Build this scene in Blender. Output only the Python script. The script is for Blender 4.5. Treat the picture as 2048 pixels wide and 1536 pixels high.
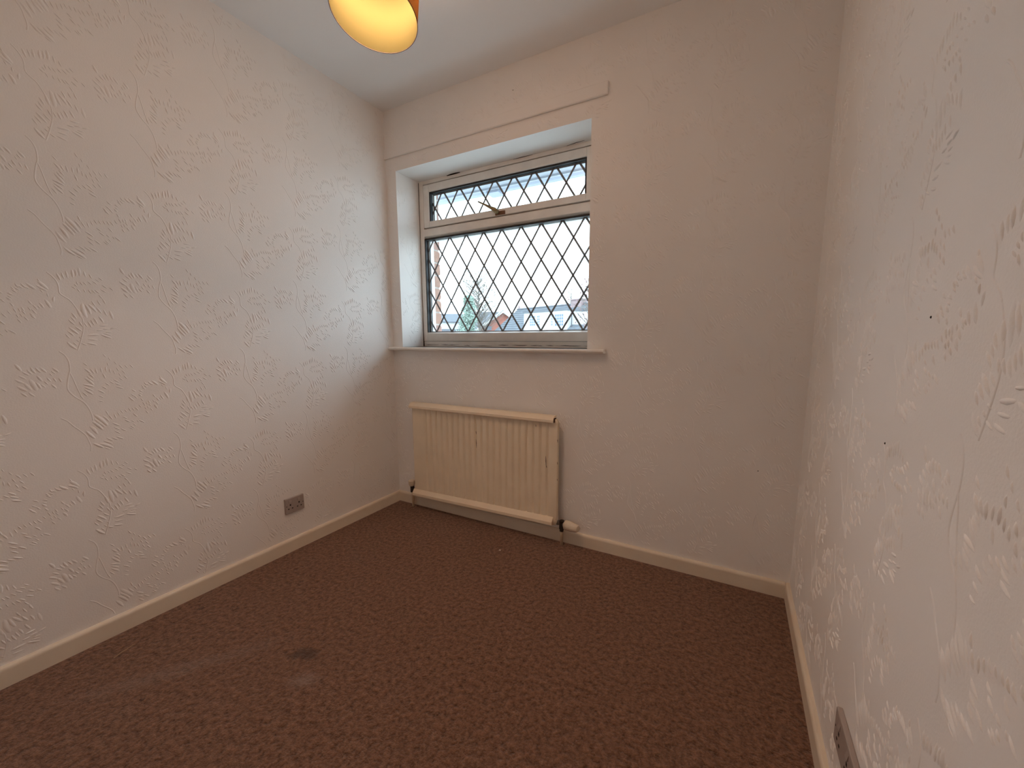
import bpy, math, random
import numpy as np
from mathutils import Vector, Matrix

# ---------------------------------------------------------------- clean scene
for o in list(bpy.data.objects):
    bpy.data.objects.remove(o, do_unlink=True)
S = bpy.context.scene
COL = S.collection
R = math.radians
rnd = random.Random(7)

# ---------------------------------------------------------------- camera
cam_d = bpy.data.cameras.new('camera')
cam = bpy.data.objects.new('camera', cam_d)
COL.objects.link(cam)
CAM = Vector((1.9423, -1.8447, 1.0625))
YAW, PITCH = -0.48628, -0.13363
fw = Vector((math.sin(YAW) * math.cos(PITCH), math.cos(YAW) * math.cos(PITCH), math.sin(PITCH)))
cam.location = CAM
cam.rotation_euler = fw.to_track_quat('-Z', 'Y').to_euler()
cam_d.sensor_fit = 'HORIZONTAL'
cam_d.sensor_width = 36.0
cam_d.lens = 36.0 * 789.12 / 2048.0
cam_d.shift_x = -0.014811
cam_d.shift_y = 0.008694
cam_d.clip_start = 0.02
cam_d.clip_end = 500
S.camera = cam

# ---------------------------------------------------------------- world, exposure
SKY_COLOR, SKY_STRENGTH = (0.735, 0.875, 1.0), 5.9
LAMP_STRENGTH = 335.0
LAMP_COLOR = (1.0, 0.635, 0.435)
w = bpy.data.worlds.new('overcast_sky')
S.world = w
w.use_nodes = True
bg = w.node_tree.nodes['Background']
bg.inputs[0].default_value = (*SKY_COLOR, 1)
bg.inputs[1].default_value = SKY_STRENGTH
S.view_settings.view_transform = 'Standard'
S.view_settings.look = 'None'
S.view_settings.gamma = 1.0
S.view_settings.use_curve_mapping = False
S.view_settings.exposure = 0.0
S.cycles.max_bounces = 12
S.cycles.diffuse_bounces = 7
S.cycles.transparent_max_bounces = 16

# ---------------------------------------------------------------- helpers
def lin(c):
    return tuple(((v / 255) / 12.92 if v <= 10 else ((v / 255 + .055) / 1.055) ** 2.4) for v in c)

class MB:
    """collects shapes, builds ONE mesh object"""
    def __init__(s):
        s.v, s.f = [], []
    def add(s, vs, fs):
        b = len(s.v)
        s.v += [tuple(p) for p in vs]
        s.f += [tuple(i + b for i in f) for f in fs]
        return s
    def box(s, x0, x1, y0, y1, z0, z1, M=None):
        vs = [(x, y, z) for z in (z0, z1) for y in (y0, y1) for x in (x0, x1)]
        if M is not None:
            vs = [M @ Vector(p) for p in vs]
        return s.add(vs, [(0, 2, 3, 1), (4, 5, 7, 6), (0, 1, 5, 4), (2, 6, 7, 3), (0, 4, 6, 2), (1, 3, 7, 5)])
    def prism(s, poly, d0, d1, axis='x', M=None):
        """poly of 2-D points swept along axis from d0 to d1"""
        n = len(poly)
        def P(p, d):
            a, b = p
            return {'x': (d, a, b), 'y': (a, d, b), 'z': (a, b, d)}[axis]
        vs = [P(p, d0) for p in poly] + [P(p, d1) for p in poly]
        if M is not None:
            vs = [M @ Vector(p) for p in vs]
        fs = [tuple(range(n - 1, -1, -1)), tuple(range(n, 2 * n))]
        fs += [(i, (i + 1) % n, n + (i + 1) % n, n + i) for i in range(n)]
        return s.add(vs, fs)
    def tube(s, pts, r, n=10, cap=True):
        pts = [Vector(p) for p in pts]
        rs = r if isinstance(r, (list, tuple)) else [r] * len(pts)
        up = Vector((0.12, 0.31, 0.94)).normalized()
        vs, fs = [], []
        for i, p in enumerate(pts):
            t = (pts[min(i + 1, len(pts) - 1)] - pts[max(i - 1, 0)]).normalized()
            a = t.cross(up)
            if a.length < 1e-3:
                a = t.cross(Vector((1, 0, 0)))
            a.normalize()
            b = t.cross(a)
            for k in range(n):
                q = 2 * math.pi * k / n
                vs.append(p + rs[i] * (math.cos(q) * a + math.sin(q) * b))
        for i in range(len(pts) - 1):
            for k in range(n):
                fs.append((i * n + k, i * n + (k + 1) % n, (i + 1) * n + (k + 1) % n, (i + 1) * n + k))
        if cap:
            fs.append(tuple(range(n - 1, -1, -1)))
            fs.append(tuple((len(pts) - 1) * n + k for k in range(n)))
        return s.add(vs, fs)
    def lathe(s, prof, M=None, n=32, closed=False):
        """prof = (radius, height) pairs turned about local z"""
        vs, fs = [], []
        for r, h in prof:
            for k in range(n):
                q = 2 * math.pi * k / n
                p = Vector((r * math.cos(q), r * math.sin(q), h))
                vs.append(M @ p if M is not None else p)
        m = len(prof)
        for i in range(m if closed else m - 1):
            j = (i + 1) % m
            for k in range(n):
                fs.append((i * n + k, i * n + (k + 1) % n, j * n + (k + 1) % n, j * n + k))
        if not closed:
            if prof[0][0] > 1e-6:
                fs.append(tuple(range(n - 1, -1, -1)))
            if prof[-1][0] > 1e-6:
                fs.append(tuple((m - 1) * n + k for k in range(n)))
        return s.add(vs, fs)
    def build(s, name, mat, parent=None, smooth=False, bevel=0, seg=2):
        me = bpy.data.meshes.new(name)
        me.from_pydata([tuple(p) for p in s.v], [], s.f)
        me.materials.append(mat)
        if smooth:
            me.polygons.foreach_set('use_smooth', [True] * len(me.polygons))
        me.validate()
        me.update()
        o = bpy.data.objects.new(name, me)
        COL.objects.link(o)
        if bevel:
            md = o.modifiers.new('bevel', 'BEVEL')
            md.width = bevel
            md.segments = seg
            md.limit_method = 'ANGLE'
            md.angle_limit = R(40)
        if parent is not None:
            o.parent = parent
            o.matrix_parent_inverse = world_of(parent).inverted()
        return o

def world_of(o):
    m = o.matrix_basis.copy()
    while o.parent is not None:
        m = o.parent.matrix_basis @ (o.matrix_parent_inverse @ m)
        o = o.parent
    return m

def tag(o, label=None, cat=None, group=None, kind=None):
    for k, v in (('label', label), ('category', cat), ('group', group), ('kind', kind)):
        if v:
            o[k] = v
    return o

def thing(name, loc, label=None, cat=None, group=None, kind=None):
    o = bpy.data.objects.new(name, None)
    o.empty_display_size = 0.05
    o.location = loc
    COL.objects.link(o)
    return tag(o, label, cat, group, kind)

# ---------------------------------------------------------------- materials
def mat(name, col, rough=0.6, var=0.0, vscale=8.0, bump=0.0, bscale=60.0, metal=0.0, spec=0.5, col2=None):
    m = bpy.data.materials.new(name)
    m.use_nodes = True
    nt = m.node_tree
    b = nt.nodes['Principled BSDF']
    b.inputs['Roughness'].default_value = rough
    b.inputs['Metallic'].default_value = metal
    b.inputs['Specular IOR Level'].default_value = spec
    b.inputs['Base Color'].default_value = (*col, 1)
    if var or col2 or bump:
        tc = nt.nodes.new('ShaderNodeTexCoord')
    if var or col2:
        n = nt.nodes.new('ShaderNodeTexNoise')
        n.inputs['Scale'].default_value = vscale
        n.inputs['Detail'].default_value = 5
        nt.links.new(tc.outputs['Object'], n.inputs['Vector'])
        cr = nt.nodes.new('ShaderNodeValToRGB')
        cr.color_ramp.elements[0].position = .32
        cr.color_ramp.elements[1].position = .68
        a = tuple(c * (1 - var) for c in col)
        z = col2 if col2 else tuple(min(1, c * (1 + var)) for c in col)
        cr.color_ramp.elements[0].color = (*a, 1)
        cr.color_ramp.elements[1].color = (*z, 1)
        nt.links.new(n.outputs['Fac'], cr.inputs['Fac'])
        nt.links.new(cr.outputs['Color'], b.inputs['Base Color'])
    if bump:
        n2 = nt.nodes.new('ShaderNodeTexNoise')
        n2.inputs['Scale'].default_value = bscale
        n2.inputs['Detail'].default_value = 4
        nt.links.new(tc.outputs['Object'], n2.inputs['Vector'])
        bp = nt.nodes.new('ShaderNodeBump')
        bp.inputs['Strength'].default_value = 1.0
        bp.inputs['Distance'].default_value = bump
        nt.links.new(n2.outputs['Fac'], bp.inputs['Height'])
        nt.links.new(bp.outputs['Normal'], b.inputs['Normal'])
    return m

M_PAPER = mat('painted_wallpaper', (0.88, 0.852, 0.818), .62, var=.012, vscale=3, bump=.00035, bscale=230, spec=.3)
M_CEIL = mat('ceiling_paint', (0.88, 0.88, 0.87), .8, var=.01, vscale=2, bump=.0003, bscale=150, spec=.2)
M_REVEAL = M_PAPER
M_SKIRT = mat('aged_gloss_paint', (0.80, 0.70, 0.56), .38, var=.03, vscale=9, bump=.0002, bscale=40)
M_FRAME = mat('window_paint', (0.83, 0.79, 0.73), .45, var=.05, vscale=14, bump=.0002, bscale=90)
M_BOARD = mat('sill_paint', (0.87, 0.84, 0.78), .35, var=.02, vscale=9)
M_GASK = mat('black_rubber', (0.012, 0.011, 0.012), .6)
M_LEAD = mat('lead_came', (0.20, 0.205, 0.21), .6, metal=.0, bump=.0002, bscale=200)
M_WHITE_UPVC = mat('white_upvc', (0.82, 0.83, 0.85), .4)
M_DARKGAP = mat('dark_gap', (0.014, 0.009, 0.006), .9)
M_RAD = mat('radiator_enamel', (0.87, 0.75, 0.57), .42, var=.03, vscale=12)
M_RADCAP = mat('radiator_rail', (0.86, 0.725, 0.545), .4, var=.03, vscale=12)
M_CHIP = mat('chipped_rust', (0.07, 0.035, 0.018), .8)
M_CHROME = mat('tarnished_chrome', (0.30, 0.28, 0.26), .28, metal=.9)
M_DARKMETAL = mat('dark_brass_nut', (0.05, 0.04, 0.035), .4, metal=.6)
M_CREAMPL = mat('cream_plastic', (0.72, 0.62, 0.48), .45, var=.03, vscale=30)
M_PIPE = mat('painted_pipe', (0.62, 0.50, 0.34), .45, var=.05, vscale=30)
M_SOCKET = mat('grey_beige_plastic', (0.40, 0.335, 0.30), .4)
M_HOLE = mat('socket_hole', (0.008, 0.006, 0.005), .8)
M_BRASS = mat('worn_brass', (0.30, 0.22, 0.11), .38, metal=.6, var=.15, vscale=60)
M_RUST = mat('rusty_plate', (0.16, 0.07, 0.03), .7, var=.3, vscale=80)
M_STRAW = mat('straw', (0.46, 0.30, 0.17), .7)

# carpet: short twisted brown pile, with worn and stained places of its own
def carpet_mat():
    m = bpy.data.materials.new('brown_carpet')
    m.use_nodes = True
    nt = m.node_tree
    N, Lk = nt.nodes, nt.links
    b = N['Principled BSDF']
    b.inputs['Roughness'].default_value = .95
    b.inputs['Specular IOR Level'].default_value = .1
    b.inputs['Sheen Weight'].default_value = .15
    tc = N.new('ShaderNodeTexCoord')
    def noise(scale, detail=4, rough=.5):
        n = N.new('ShaderNodeTexNoise')
        n.inputs['Scale'].default_value = scale
        n.inputs['Detail'].default_value = detail
        n.inputs['Roughness'].default_value = rough
        Lk.new(tc.outputs['Object'], n.inputs['Vector'])
        return n
    def math_(op, a, c):
        n = N.new('ShaderNodeMath')
        n.operation = op
        for i, v in enumerate((a, c)):
            if isinstance(v, (int, float)):
                n.inputs[i].default_value = v
            else:
                Lk.new(v, n.inputs[i])
        return n.outputs[0]
    def mix(f, c1, c2, blend='MIX'):
        n = N.new('ShaderNodeMix')
        n.data_type = 'RGBA'
        n.blend_type = blend
        for s, v in ((n.inputs['Factor'], f), (n.inputs['A'], c1), (n.inputs['B'], c2)):
            if isinstance(v, (int, float)):
                s.default_value = v
            elif isinstance(v, tuple):
                s.default_value = (*v, 1)
            else:
                Lk.new(v, s)
        return n.outputs['Result']
    fine = noise(150, 3, .65)
    tuft = noise(62, 3, .6)
    big = noise(5, 4)
    cr = N.new('ShaderNodeValToRGB')
    cr.color_ramp.elements[0].position, cr.color_ramp.elements[1].position = .34, .66
    cr.color_ramp.elements[0].color = (0.080, 0.033, 0.016, 1)
    cr.color_ramp.elements[1].color = (0.425, 0.228, 0.142, 1)
    Lk.new(math_('ADD', math_('MULTIPLY', tuft.outputs['Fac'], .6), math_('MULTIPLY', fine.outputs['Fac'], .4)), cr.inputs['Fac'])
    col = mix(math_('MULTIPLY', big.outputs['Fac'], .30), cr.outputs['Color'], (0.25, 0.13, 0.078))
    def spot(x, y, rx, ry, ang, edge=.5):
        mp = N.new('ShaderNodeMapping')
        mp.vector_type = 'TEXTURE'
        mp.inputs['Location'].default_value = (x, y, 0)
        mp.inputs['Rotation'].default_value = (0, 0, ang)
        mp.inputs['Scale'].default_value = (rx, ry, 1)
        wob = N.new('ShaderNodeVectorMath')
        wob.operation = 'MULTIPLY_ADD'
        Lk.new(noise(34, 3).outputs['Color'], wob.inputs[0])
        wob.inputs[1].default_value = (.05, .05, 0)
        wob.inputs[2].default_value = (-.025, -.025, 0)
        ad = N.new('ShaderNodeVectorMath')
        Lk.new(tc.outputs['Object'], ad.inputs[0])
        Lk.new(wob.outputs[0], ad.inputs[1])
        Lk.new(ad.outputs[0], mp.inputs['Vector'])
        ln = N.new('ShaderNodeVectorMath')
        ln.operation = 'LENGTH'
        Lk.new(mp.outputs[0], ln.inputs[0])
        mr = N.new('ShaderNodeMapRange')
        mr.interpolation_type = 'SMOOTHSTEP'
        mr.inputs['From Min'].default_value = 1.0
        mr.inputs['From Max'].default_value = edge
        Lk.new(ln.outputs['Value'], mr.inputs['Value'])
        return mr.outputs[0]
    col = mix(math_('MULTIPLY', spot(.705, -1.127, .075, .03, .45,   .3), .75), col, (0.10, 0.058, 0.042))
    col = mix(math_('MULTIPLY', spot(.80, -1.19, .07, .04, .6, .1), .6), col, (0.37, 0.26, 0.21))
    col = mix(math_('MULTIPLY', spot(.119, -1.179, .022, .012, .6, .4), .7), col, (0.05, 0.02, 0.014))
    col = mix(math_('MULTIPLY', spot(.435, -1.459, .007, .006, 0, .5), .7), col, (0.05, 0.02, 0.014))
    col = mix(math_('MULTIPLY', spot(.236, -1.111, .02, .006, .2, .4), .5), col, (0.05, 0.02, 0.014))
    col = mix(math_('MULTIPLY', spot(.40, -1.36, .05, .42, -.62, .1), .32), col, (0.36, 0.26, 0.21))
    Lk.new(col, b.inputs['Base Color'])
    hgt = math_('ADD', math_('MULTIPLY', tuft.outputs['Fac'], .75), math_('MULTIPLY', fine.outputs['Fac'], .35))
    bp = N.new('ShaderNodeBump')
    bp.inputs['Strength'].default_value = 1
    bp.inputs['Distance'].default_value = .028
    Lk.new(hgt, bp.inputs['Height'])
    Lk.new(bp.outputs['Normal'], b.inputs['Normal'])
    return m
M_CARPET = carpet_mat()

def glass_mat():
    m = bpy.data.materials.new('window_glass')
    m.use_nodes = True
    nt = m.node_tree
    nt.nodes.remove(nt.nodes['Principled BSDF'])
    out = nt.nodes['Material Output']
    tr = nt.nodes.new('ShaderNodeBsdfTransparent')
    tr.inputs[0].default_value = (.955, .985, .985, 1)
    gl = nt.nodes.new('ShaderNodeBsdfGlossy')
    gl.inputs['Roughness'].default_value = .03
    mx = nt.nodes.new('ShaderNodeMixShader')
    mx.inputs[0].default_value = .05
    nt.links.new(tr.outputs[0], mx.inputs[1])
    nt.links.new(gl.outputs[0], mx.inputs[2])
    nt.links.new(mx.outputs[0], out.inputs[0])
    return m
M_GLASS = glass_mat()

# ================================================================ ROOM SHELL
H = 2.4
W = 2.1951            # width between the left and right walls
YF = -2.45            # wall behind the camera
WX0, WX1, WZ0, WZ1 = 0.0822, 1.2972, 1.018, 2.056     # window opening in the back wall
YW = 0.19             # depth of the reveal to the window frame
TH = 0.26             # wall thickness

floor = MB().box(-.1, W + .1, YF - .1, TH, -.12, 0).build('floor', M_CARPET)
ceiling = MB().box(-.1, W + .1, YF - .1, TH, H, H + .12).build('ceiling', M_CEIL)
wall_left = MB().box(-.1, 0, YF - .1, 0, 0, H).build('wall_left', M_PAPER)
wall_right = MB().box(W, W + .1, YF - .1, 0, 0, H).build('wall_right', M_PAPER)
wall_front = MB().box(0, W, YF - .1, YF, 0, H).build('wall_front', M_PAPER)
mb = MB()
xs, zs = [-.1, WX0, WX1, W + .1], [0, WZ0, WZ1, H]
for y, flip in ((0, False), (TH, True)):
    vs = [(x, y, z) for z in zs for x in xs]
    fs = []
    for j in range(3):
        for i in range(3):
            if (i, j) == (1, 1):
                continue
            q = (j * 4 + i, j * 4 + i + 1, j * 4 + i + 5, j * 4 + i + 4)
            fs.append(q[::-1] if flip else q)
    mb.add(vs, fs)
def quad(m, a, b, c, d):
    m.add([a, b, c, d], [(0, 1, 2, 3)])
quad(mb, (WX0, 0, WZ0), (WX0, TH, WZ0), (WX0, TH, WZ1), (WX0, 0, WZ1))
quad(mb, (WX1, TH, WZ0), (WX1, 0, WZ0), (WX1, 0, WZ1), (WX1, TH, WZ1))
quad(mb, (WX0, 0, WZ1), (WX0, TH, WZ1), (WX1, TH, WZ1), (WX1, 0, WZ1))
quad(mb, (WX0, TH, WZ0), (WX0, 0, WZ0), (WX1, 0, WZ0), (WX1, TH, WZ0))
quad(mb, (-.1, TH, 0), (-.1, 0, 0), (-.1, 0, H), (-.1, TH, H))
quad(mb, (W + .1, 0, 0), (W + .1, TH, 0), (W + .1, TH, H), (W + .1, 0, H))
wall_back = mb.build('wall_back', M_PAPER)
for o in (floor, ceiling, wall_left, wall_right, wall_front, wall_back):
    tag(o, kind='structure')
tag(floor, 'brown short pile carpet with a dark stain covering the room floor')
tag(ceiling, 'plain pale matt painted ceiling')
tag(wall_left, 'long left wall in white painted wallpaper embossed with leaf sprays')
tag(wall_right, 'near right wall in white painted wallpaper embossed with leaf sprays')
tag(wall_back, 'end wall with the window, in white painted leaf embossed wallpaper')
tag(wall_front, 'plain painted wall at the unseen end of the room')

# baseboards: board with a rounded top edge
def skirting_profile(h, t):
    pts = [(0, 0), (t, 0), (t, h - .012)]
    for k in range(1, 6):
        a = k / 5 * math.pi / 2
        pts.append((t - .010 * (1 - math.cos(a)), h - .012 + .012 * math.sin(a)))
    pts.append((0, h))
    return pts
SK_H, SK_T = .066, .016
prof = skirting_profile(SK_H, SK_T)
bl = MB().prism([(a, b) for a, b in prof], YF, 0, 'y').build('baseboard_left', M_SKIRT)
bb = MB().prism([(-a, b) for a, b in prof], SK_T, W - SK_T, 'x').build('baseboard_back', M_SKIRT)
br = MB().prism([(W - a, b) for a, b in prof], YF, 0, 'y').build('baseboard_right', M_SKIRT)
for o, t in ((bl, 'left'), (bb, 'window'), (br, 'right')):
    tag(o, 'cream gloss painted skirting board along the %s wall' % t, kind='structure')

# curtain batten papered over above the window
tr = MB().box(0, 1.3745, -.013, 0, 2.131, 2.187).build('trim_1', M_PAPER, bevel=.006, seg=3)
tag(tr, 'papered over wooden curtain batten above the window', kind='structure')

# ---------------------------------------------------------------- embossed leaf sprays of the wallpaper (real relief)
LEAF = [(-0.002,0.122,0.008,0.101,0.28),(-0.012,0.1,0.002,0.081,0.28),(-0.014,0.075,0.008,0.05,0.28),(-0.023,0.053,-0.013,0.036,0.28),(-0.023,0.027,-0.001,-0.001,0.28),(-0.009,0.025,-0,0.013,0.28),(0.024,0.155,0.03,0.104,0.28),(0.039,0.153,0.058,0.125,0.28),(0.048,0.164,0.056,0.145,0.28),(0.075,0.174,0.082,0.153,0.28),(0.089,0.135,0.095,0.102,0.28),(0.026,0.047,0.056,0.051,0.28),(0.058,0.051,0.086,0.038,0.28),(0.023,0.022,0.047,0.015,0.28),(0.057,0.08,0.08,0.084,0.28),(0.083,0.069,0.101,0.077,0.28),(0.049,0.064,0.068,0.066,0.28),(0.071,0.058,0.088,0.06,0.28),(0.006,0.042,0.015,0.036,0.28),(0.06,0.114,0.07,0.09,0.28),(0.074,0.137,0.081,0.114,0.28),(0.032,0.096,0.04,0.073,0.28),(0.047,0.108,0.055,0.085,0.28),(0.012,0.094,0.02,0.074,0.28),(0.001,0.077,0.017,0.06,0.28),(-0.065,0.217,-0.044,0.189,0.34),(-0.088,0.204,-0.069,0.188,0.34),(-0.109,0.198,-0.095,0.189,0.34),(-0.119,0.185,-0.108,0.175,0.34),(-0.156,0.149,-0.143,0.135,0.34),(-0.13,0.155,-0.121,0.15,0.34),(-0.147,0.179,-0.135,0.169,0.34),(-0.051,0.152,-0.046,0.132,0.34),(-0.035,0.171,-0.038,0.151,0.34),(-0.079,0.135,-0.073,0.125,0.34),(-0.09,0.114,-0.08,0.097,0.34),(-0.118,0.125,-0.116,0.113,0.34),(-0.105,0.134,-0.1,0.118,0.34),(-0.09,0.155,-0.082,0.14,0.34),(-0.066,0.147,-0.06,0.133,0.34),(-0.116,0.096,-0.109,0.083,0.34),(-0.062,0.19,-0.056,0.18,0.34),(-0.128,0.173,-0.116,0.167,0.34),(-0.022,0.246,-0.015,0.221,0.28),(-0.001,0.256,0.001,0.23,0.28),(0.013,0.262,0.013,0.234,0.28),(0.029,0.271,0.03,0.24,0.28),(0.006,0.207,0.017,0.198,0.28),(0.018,0.202,0.025,0.188,0.28),(0.033,0.201,0.037,0.189,0.28),(0.044,0.201,0.051,0.186,0.28),(0.059,0.202,0.071,0.189,0.28),(0.073,0.205,0.088,0.194,0.28),(0.078,0.22,0.091,0.209,0.28),(0.096,0.213,0.106,0.203,0.28),(0.055,0.231,0.068,0.22,0.28),(0.034,0.225,0.043,0.213,0.28),(0.019,0.224,0.023,0.212,0.28),(0.072,0.244,0.083,0.234,0.28),(0.051,0.253,0.057,0.236,0.28),(0.006,-0.042,0.017,-0.056,0.28),(0.008,-0.062,0.024,-0.085,0.28),(0.005,-0.093,0.026,-0.122,0.28),(0.016,-0.08,0.028,-0.097,0.28),(-0.001,-0.116,0.026,-0.127,0.28),(-0,-0.132,0.021,-0.154,0.28),(-0.011,-0.148,-0.005,-0.165,0.28),(0.03,-0.176,0.043,-0.181,0.28),(0.057,-0.014,0.065,-0.029,0.28),(0.07,-0.028,0.074,-0.04,0.28),(0.034,-0.062,0.037,-0.084,0.28),(0.06,-0.058,0.06,-0.08,0.28),(0.05,-0.082,0.056,-0.104,0.28),(0.077,-0.072,0.081,-0.089,0.28),(0.052,-0.115,0.064,-0.127,0.28),(0.074,-0.105,0.089,-0.118,0.28),(0.102,-0.093,0.112,-0.108,0.28),(0.032,-0.138,0.049,-0.153,0.28),(0.094,-0.054,0.104,-0.071,0.28),(0.122,-0.055,0.131,-0.07,0.28),(0.077,-0.131,0.098,-0.141,0.28),(-0.136,-0.04,-0.125,-0.064,0.36),(-0.125,-0.064,-0.111,-0.078,0.36),(-0.107,-0.051,-0.098,-0.073,0.36),(-0.088,-0.053,-0.075,-0.072,0.36),(-0.063,-0.055,-0.049,-0.073,0.36),(-0.07,-0.073,-0.065,-0.083,0.36),(-0.142,-0.087,-0.123,-0.102,0.36),(-0.14,-0.107,-0.12,-0.127,0.36),(-0.112,-0.089,-0.101,-0.128,0.36),(-0.077,-0.086,-0.069,-0.102,0.36),(-0.052,-0.089,-0.047,-0.105,0.36),(-0.097,-0.078,-0.087,-0.099,0.36),(-0.134,-0.128,-0.122,-0.144,0.36),(-0.092,-0.106,-0.082,-0.119,0.36),(-0.07,-0.108,-0.06,-0.124,0.36),(-0.119,-0.129,-0.107,-0.145,0.36),(0.015,-0.221,0.046,-0.269,0.26),(0.035,-0.229,0.05,-0.254,0.26),(0.008,-0.244,0.032,-0.28,0.26),(-0,-0.258,0.018,-0.293,0.26),(-0.011,-0.273,0.01,-0.308,0.26),(0.036,-0.309,0.053,-0.324,0.26),(0.061,-0.31,0.081,-0.323,0.26),(0.001,-0.32,0.028,-0.344,0.26),(0.028,-0.342,0.043,-0.351,0.26),(0.015,-0.323,0.052,-0.349,0.26),(0.044,-0.212,0.05,-0.232,0.26),(0.081,-0.216,0.088,-0.23,0.26),(0.103,-0.212,0.109,-0.227,0.26),(0.064,-0.227,0.068,-0.247,0.26),(0.097,-0.283,0.11,-0.293,0.26),(0.075,-0.282,0.091,-0.296,0.26),(0.056,-0.259,0.076,-0.274,0.26),(0.089,-0.253,0.104,-0.266,0.26),(0.113,-0.233,0.125,-0.249,0.26),(0.059,-0.288,0.074,-0.302,0.26),(0.12,-0.211,0.13,-0.227,0.26),(0.127,-0.261,0.143,-0.275,0.26),(0.084,-0.241,0.097,-0.251,0.26),(0.004,-0.261,0.017,-0.285,0.28),(0.102,-0.278,0.113,-0.29,0.28),(0.122,-0.261,0.127,-0.27,0.28),(0.107,-0.171,0.117,-0.183,0.33),(0.134,-0.165,0.145,-0.175,0.33),(0.146,-0.133,0.154,-0.145,0.33),(0.155,-0.122,0.162,-0.136,0.33),(0.176,-0.118,0.194,-0.138,0.33),(0.201,-0.102,0.206,-0.114,0.33),(0.195,-0.122,0.219,-0.14,0.33),(0.21,-0.165,0.221,-0.193,0.33),(0.183,-0.183,0.193,-0.199,0.33),(0.144,-0.196,0.149,-0.209,0.33),(0.175,-0.209,0.185,-0.224,0.33),(-0.006,0.11,0.004,0.092,0.27),(0.011,0.137,0.019,0.104,0.27),(-0.018,0.063,-0.003,0.044,0.27),(-0.001,0.033,0.007,0.025,0.27),(0.008,0.023,0.023,0.014,0.27),(0.032,0.152,0.043,0.116,0.27),(0.057,0.144,0.069,0.121,0.27),(0.062,0.168,0.069,0.15,0.27),(0.067,0.187,0.076,0.172,0.27),(0.026,0.034,0.05,0.033,0.27),(0.066,0.054,0.086,0.049,0.27),(0.065,0.069,0.083,0.072,0.27),(0.04,0.101,0.047,0.08,0.27),(0.022,0.094,0.03,0.075,0.27),(-0.098,0.2,-0.083,0.189,0.32),(-0.113,0.191,-0.102,0.182,0.32),(-0.142,0.152,-0.133,0.143,0.32),(-0.151,0.163,-0.14,0.153,0.32),(-0.128,0.164,-0.119,0.159,0.32),(-0.048,0.18,-0.047,0.166,0.32),(-0.072,0.14,-0.067,0.13,0.32),(-0.084,0.124,-0.077,0.112,0.32),(-0.103,0.104,-0.095,0.091,0.32),(-0.111,0.129,-0.108,0.116,0.32),(-0.117,0.11,-0.113,0.099,0.32),(-0.124,0.14,-0.119,0.132,0.32),(-0.092,0.134,-0.087,0.122,0.32),(-0.11,0.114,-0.105,0.101,0.32),(-0.011,0.25,-0.007,0.227,0.27),(0.021,0.265,0.021,0.238,0.27),(0.04,0.261,0.043,0.239,0.27),(0.013,0.215,0.02,0.206,0.27),(0.052,0.201,0.061,0.188,0.27),(0.064,0.237,0.075,0.228,0.27),(0.045,0.227,0.055,0.217,0.27),(0.027,0.224,0.033,0.213,0.27),(0.021,-0.063,0.03,-0.083,0.27),(0.011,-0.088,0.026,-0.108,0.27),(0.001,-0.125,0.022,-0.14,0.27),(-0.005,-0.141,0.007,-0.159,0.27),(0.032,-0.158,0.045,-0.167,0.27),(0.065,-0.044,0.067,-0.059,0.27),(0.082,-0.042,0.089,-0.055,0.27),(0.047,-0.061,0.048,-0.081,0.27),(0.069,-0.066,0.07,-0.084,0.27),(0.086,-0.064,0.092,-0.079,0.27),(0.064,-0.111,0.076,-0.122,0.27),(0.043,-0.127,0.056,-0.139,0.27),(0.076,-0.119,0.093,-0.129,0.27),(0.089,-0.1,0.1,-0.112,0.27),(0.09,-0.083,0.096,-0.098,0.27),(0.099,-0.074,0.108,-0.089,0.27),(0.108,-0.055,0.117,-0.07,0.27),(-0.115,-0.058,-0.105,-0.075,0.34),(-0.133,-0.076,-0.118,-0.089,0.34),(-0.097,-0.053,-0.087,-0.071,0.34),(-0.066,-0.065,-0.057,-0.077,0.34),(-0.125,-0.099,-0.111,-0.126,0.34),(-0.101,-0.099,-0.092,-0.122,0.34),(-0.084,-0.097,-0.076,-0.11,0.34),(-0.064,-0.088,-0.058,-0.103,0.34),(0.013,-0.235,0.038,-0.272,0.25),(0.05,-0.229,0.059,-0.249,0.25),(0.027,-0.317,0.051,-0.335,0.25),(0.049,-0.31,0.066,-0.323,0.25),(0.092,-0.215,0.098,-0.228,0.25),(0.073,-0.222,0.078,-0.238,0.25),(0.112,-0.212,0.119,-0.226,0.25),(0.11,-0.272,0.118,-0.281,0.25),(0.058,-0.274,0.074,-0.287,0.25),(0.106,-0.258,0.115,-0.267,0.25),(0.132,-0.204,0.139,-0.217,0.25),(0.121,-0.169,0.13,-0.178,0.31),(0.14,-0.15,0.149,-0.159,0.31),(0.139,-0.181,0.147,-0.191,0.31),(0.166,-0.121,0.177,-0.136,0.31),(0.197,-0.175,0.206,-0.195,0.31),(0.179,-0.197,0.189,-0.211,0.31),(0.16,-0.203,0.167,-0.216,0.31)]
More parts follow.
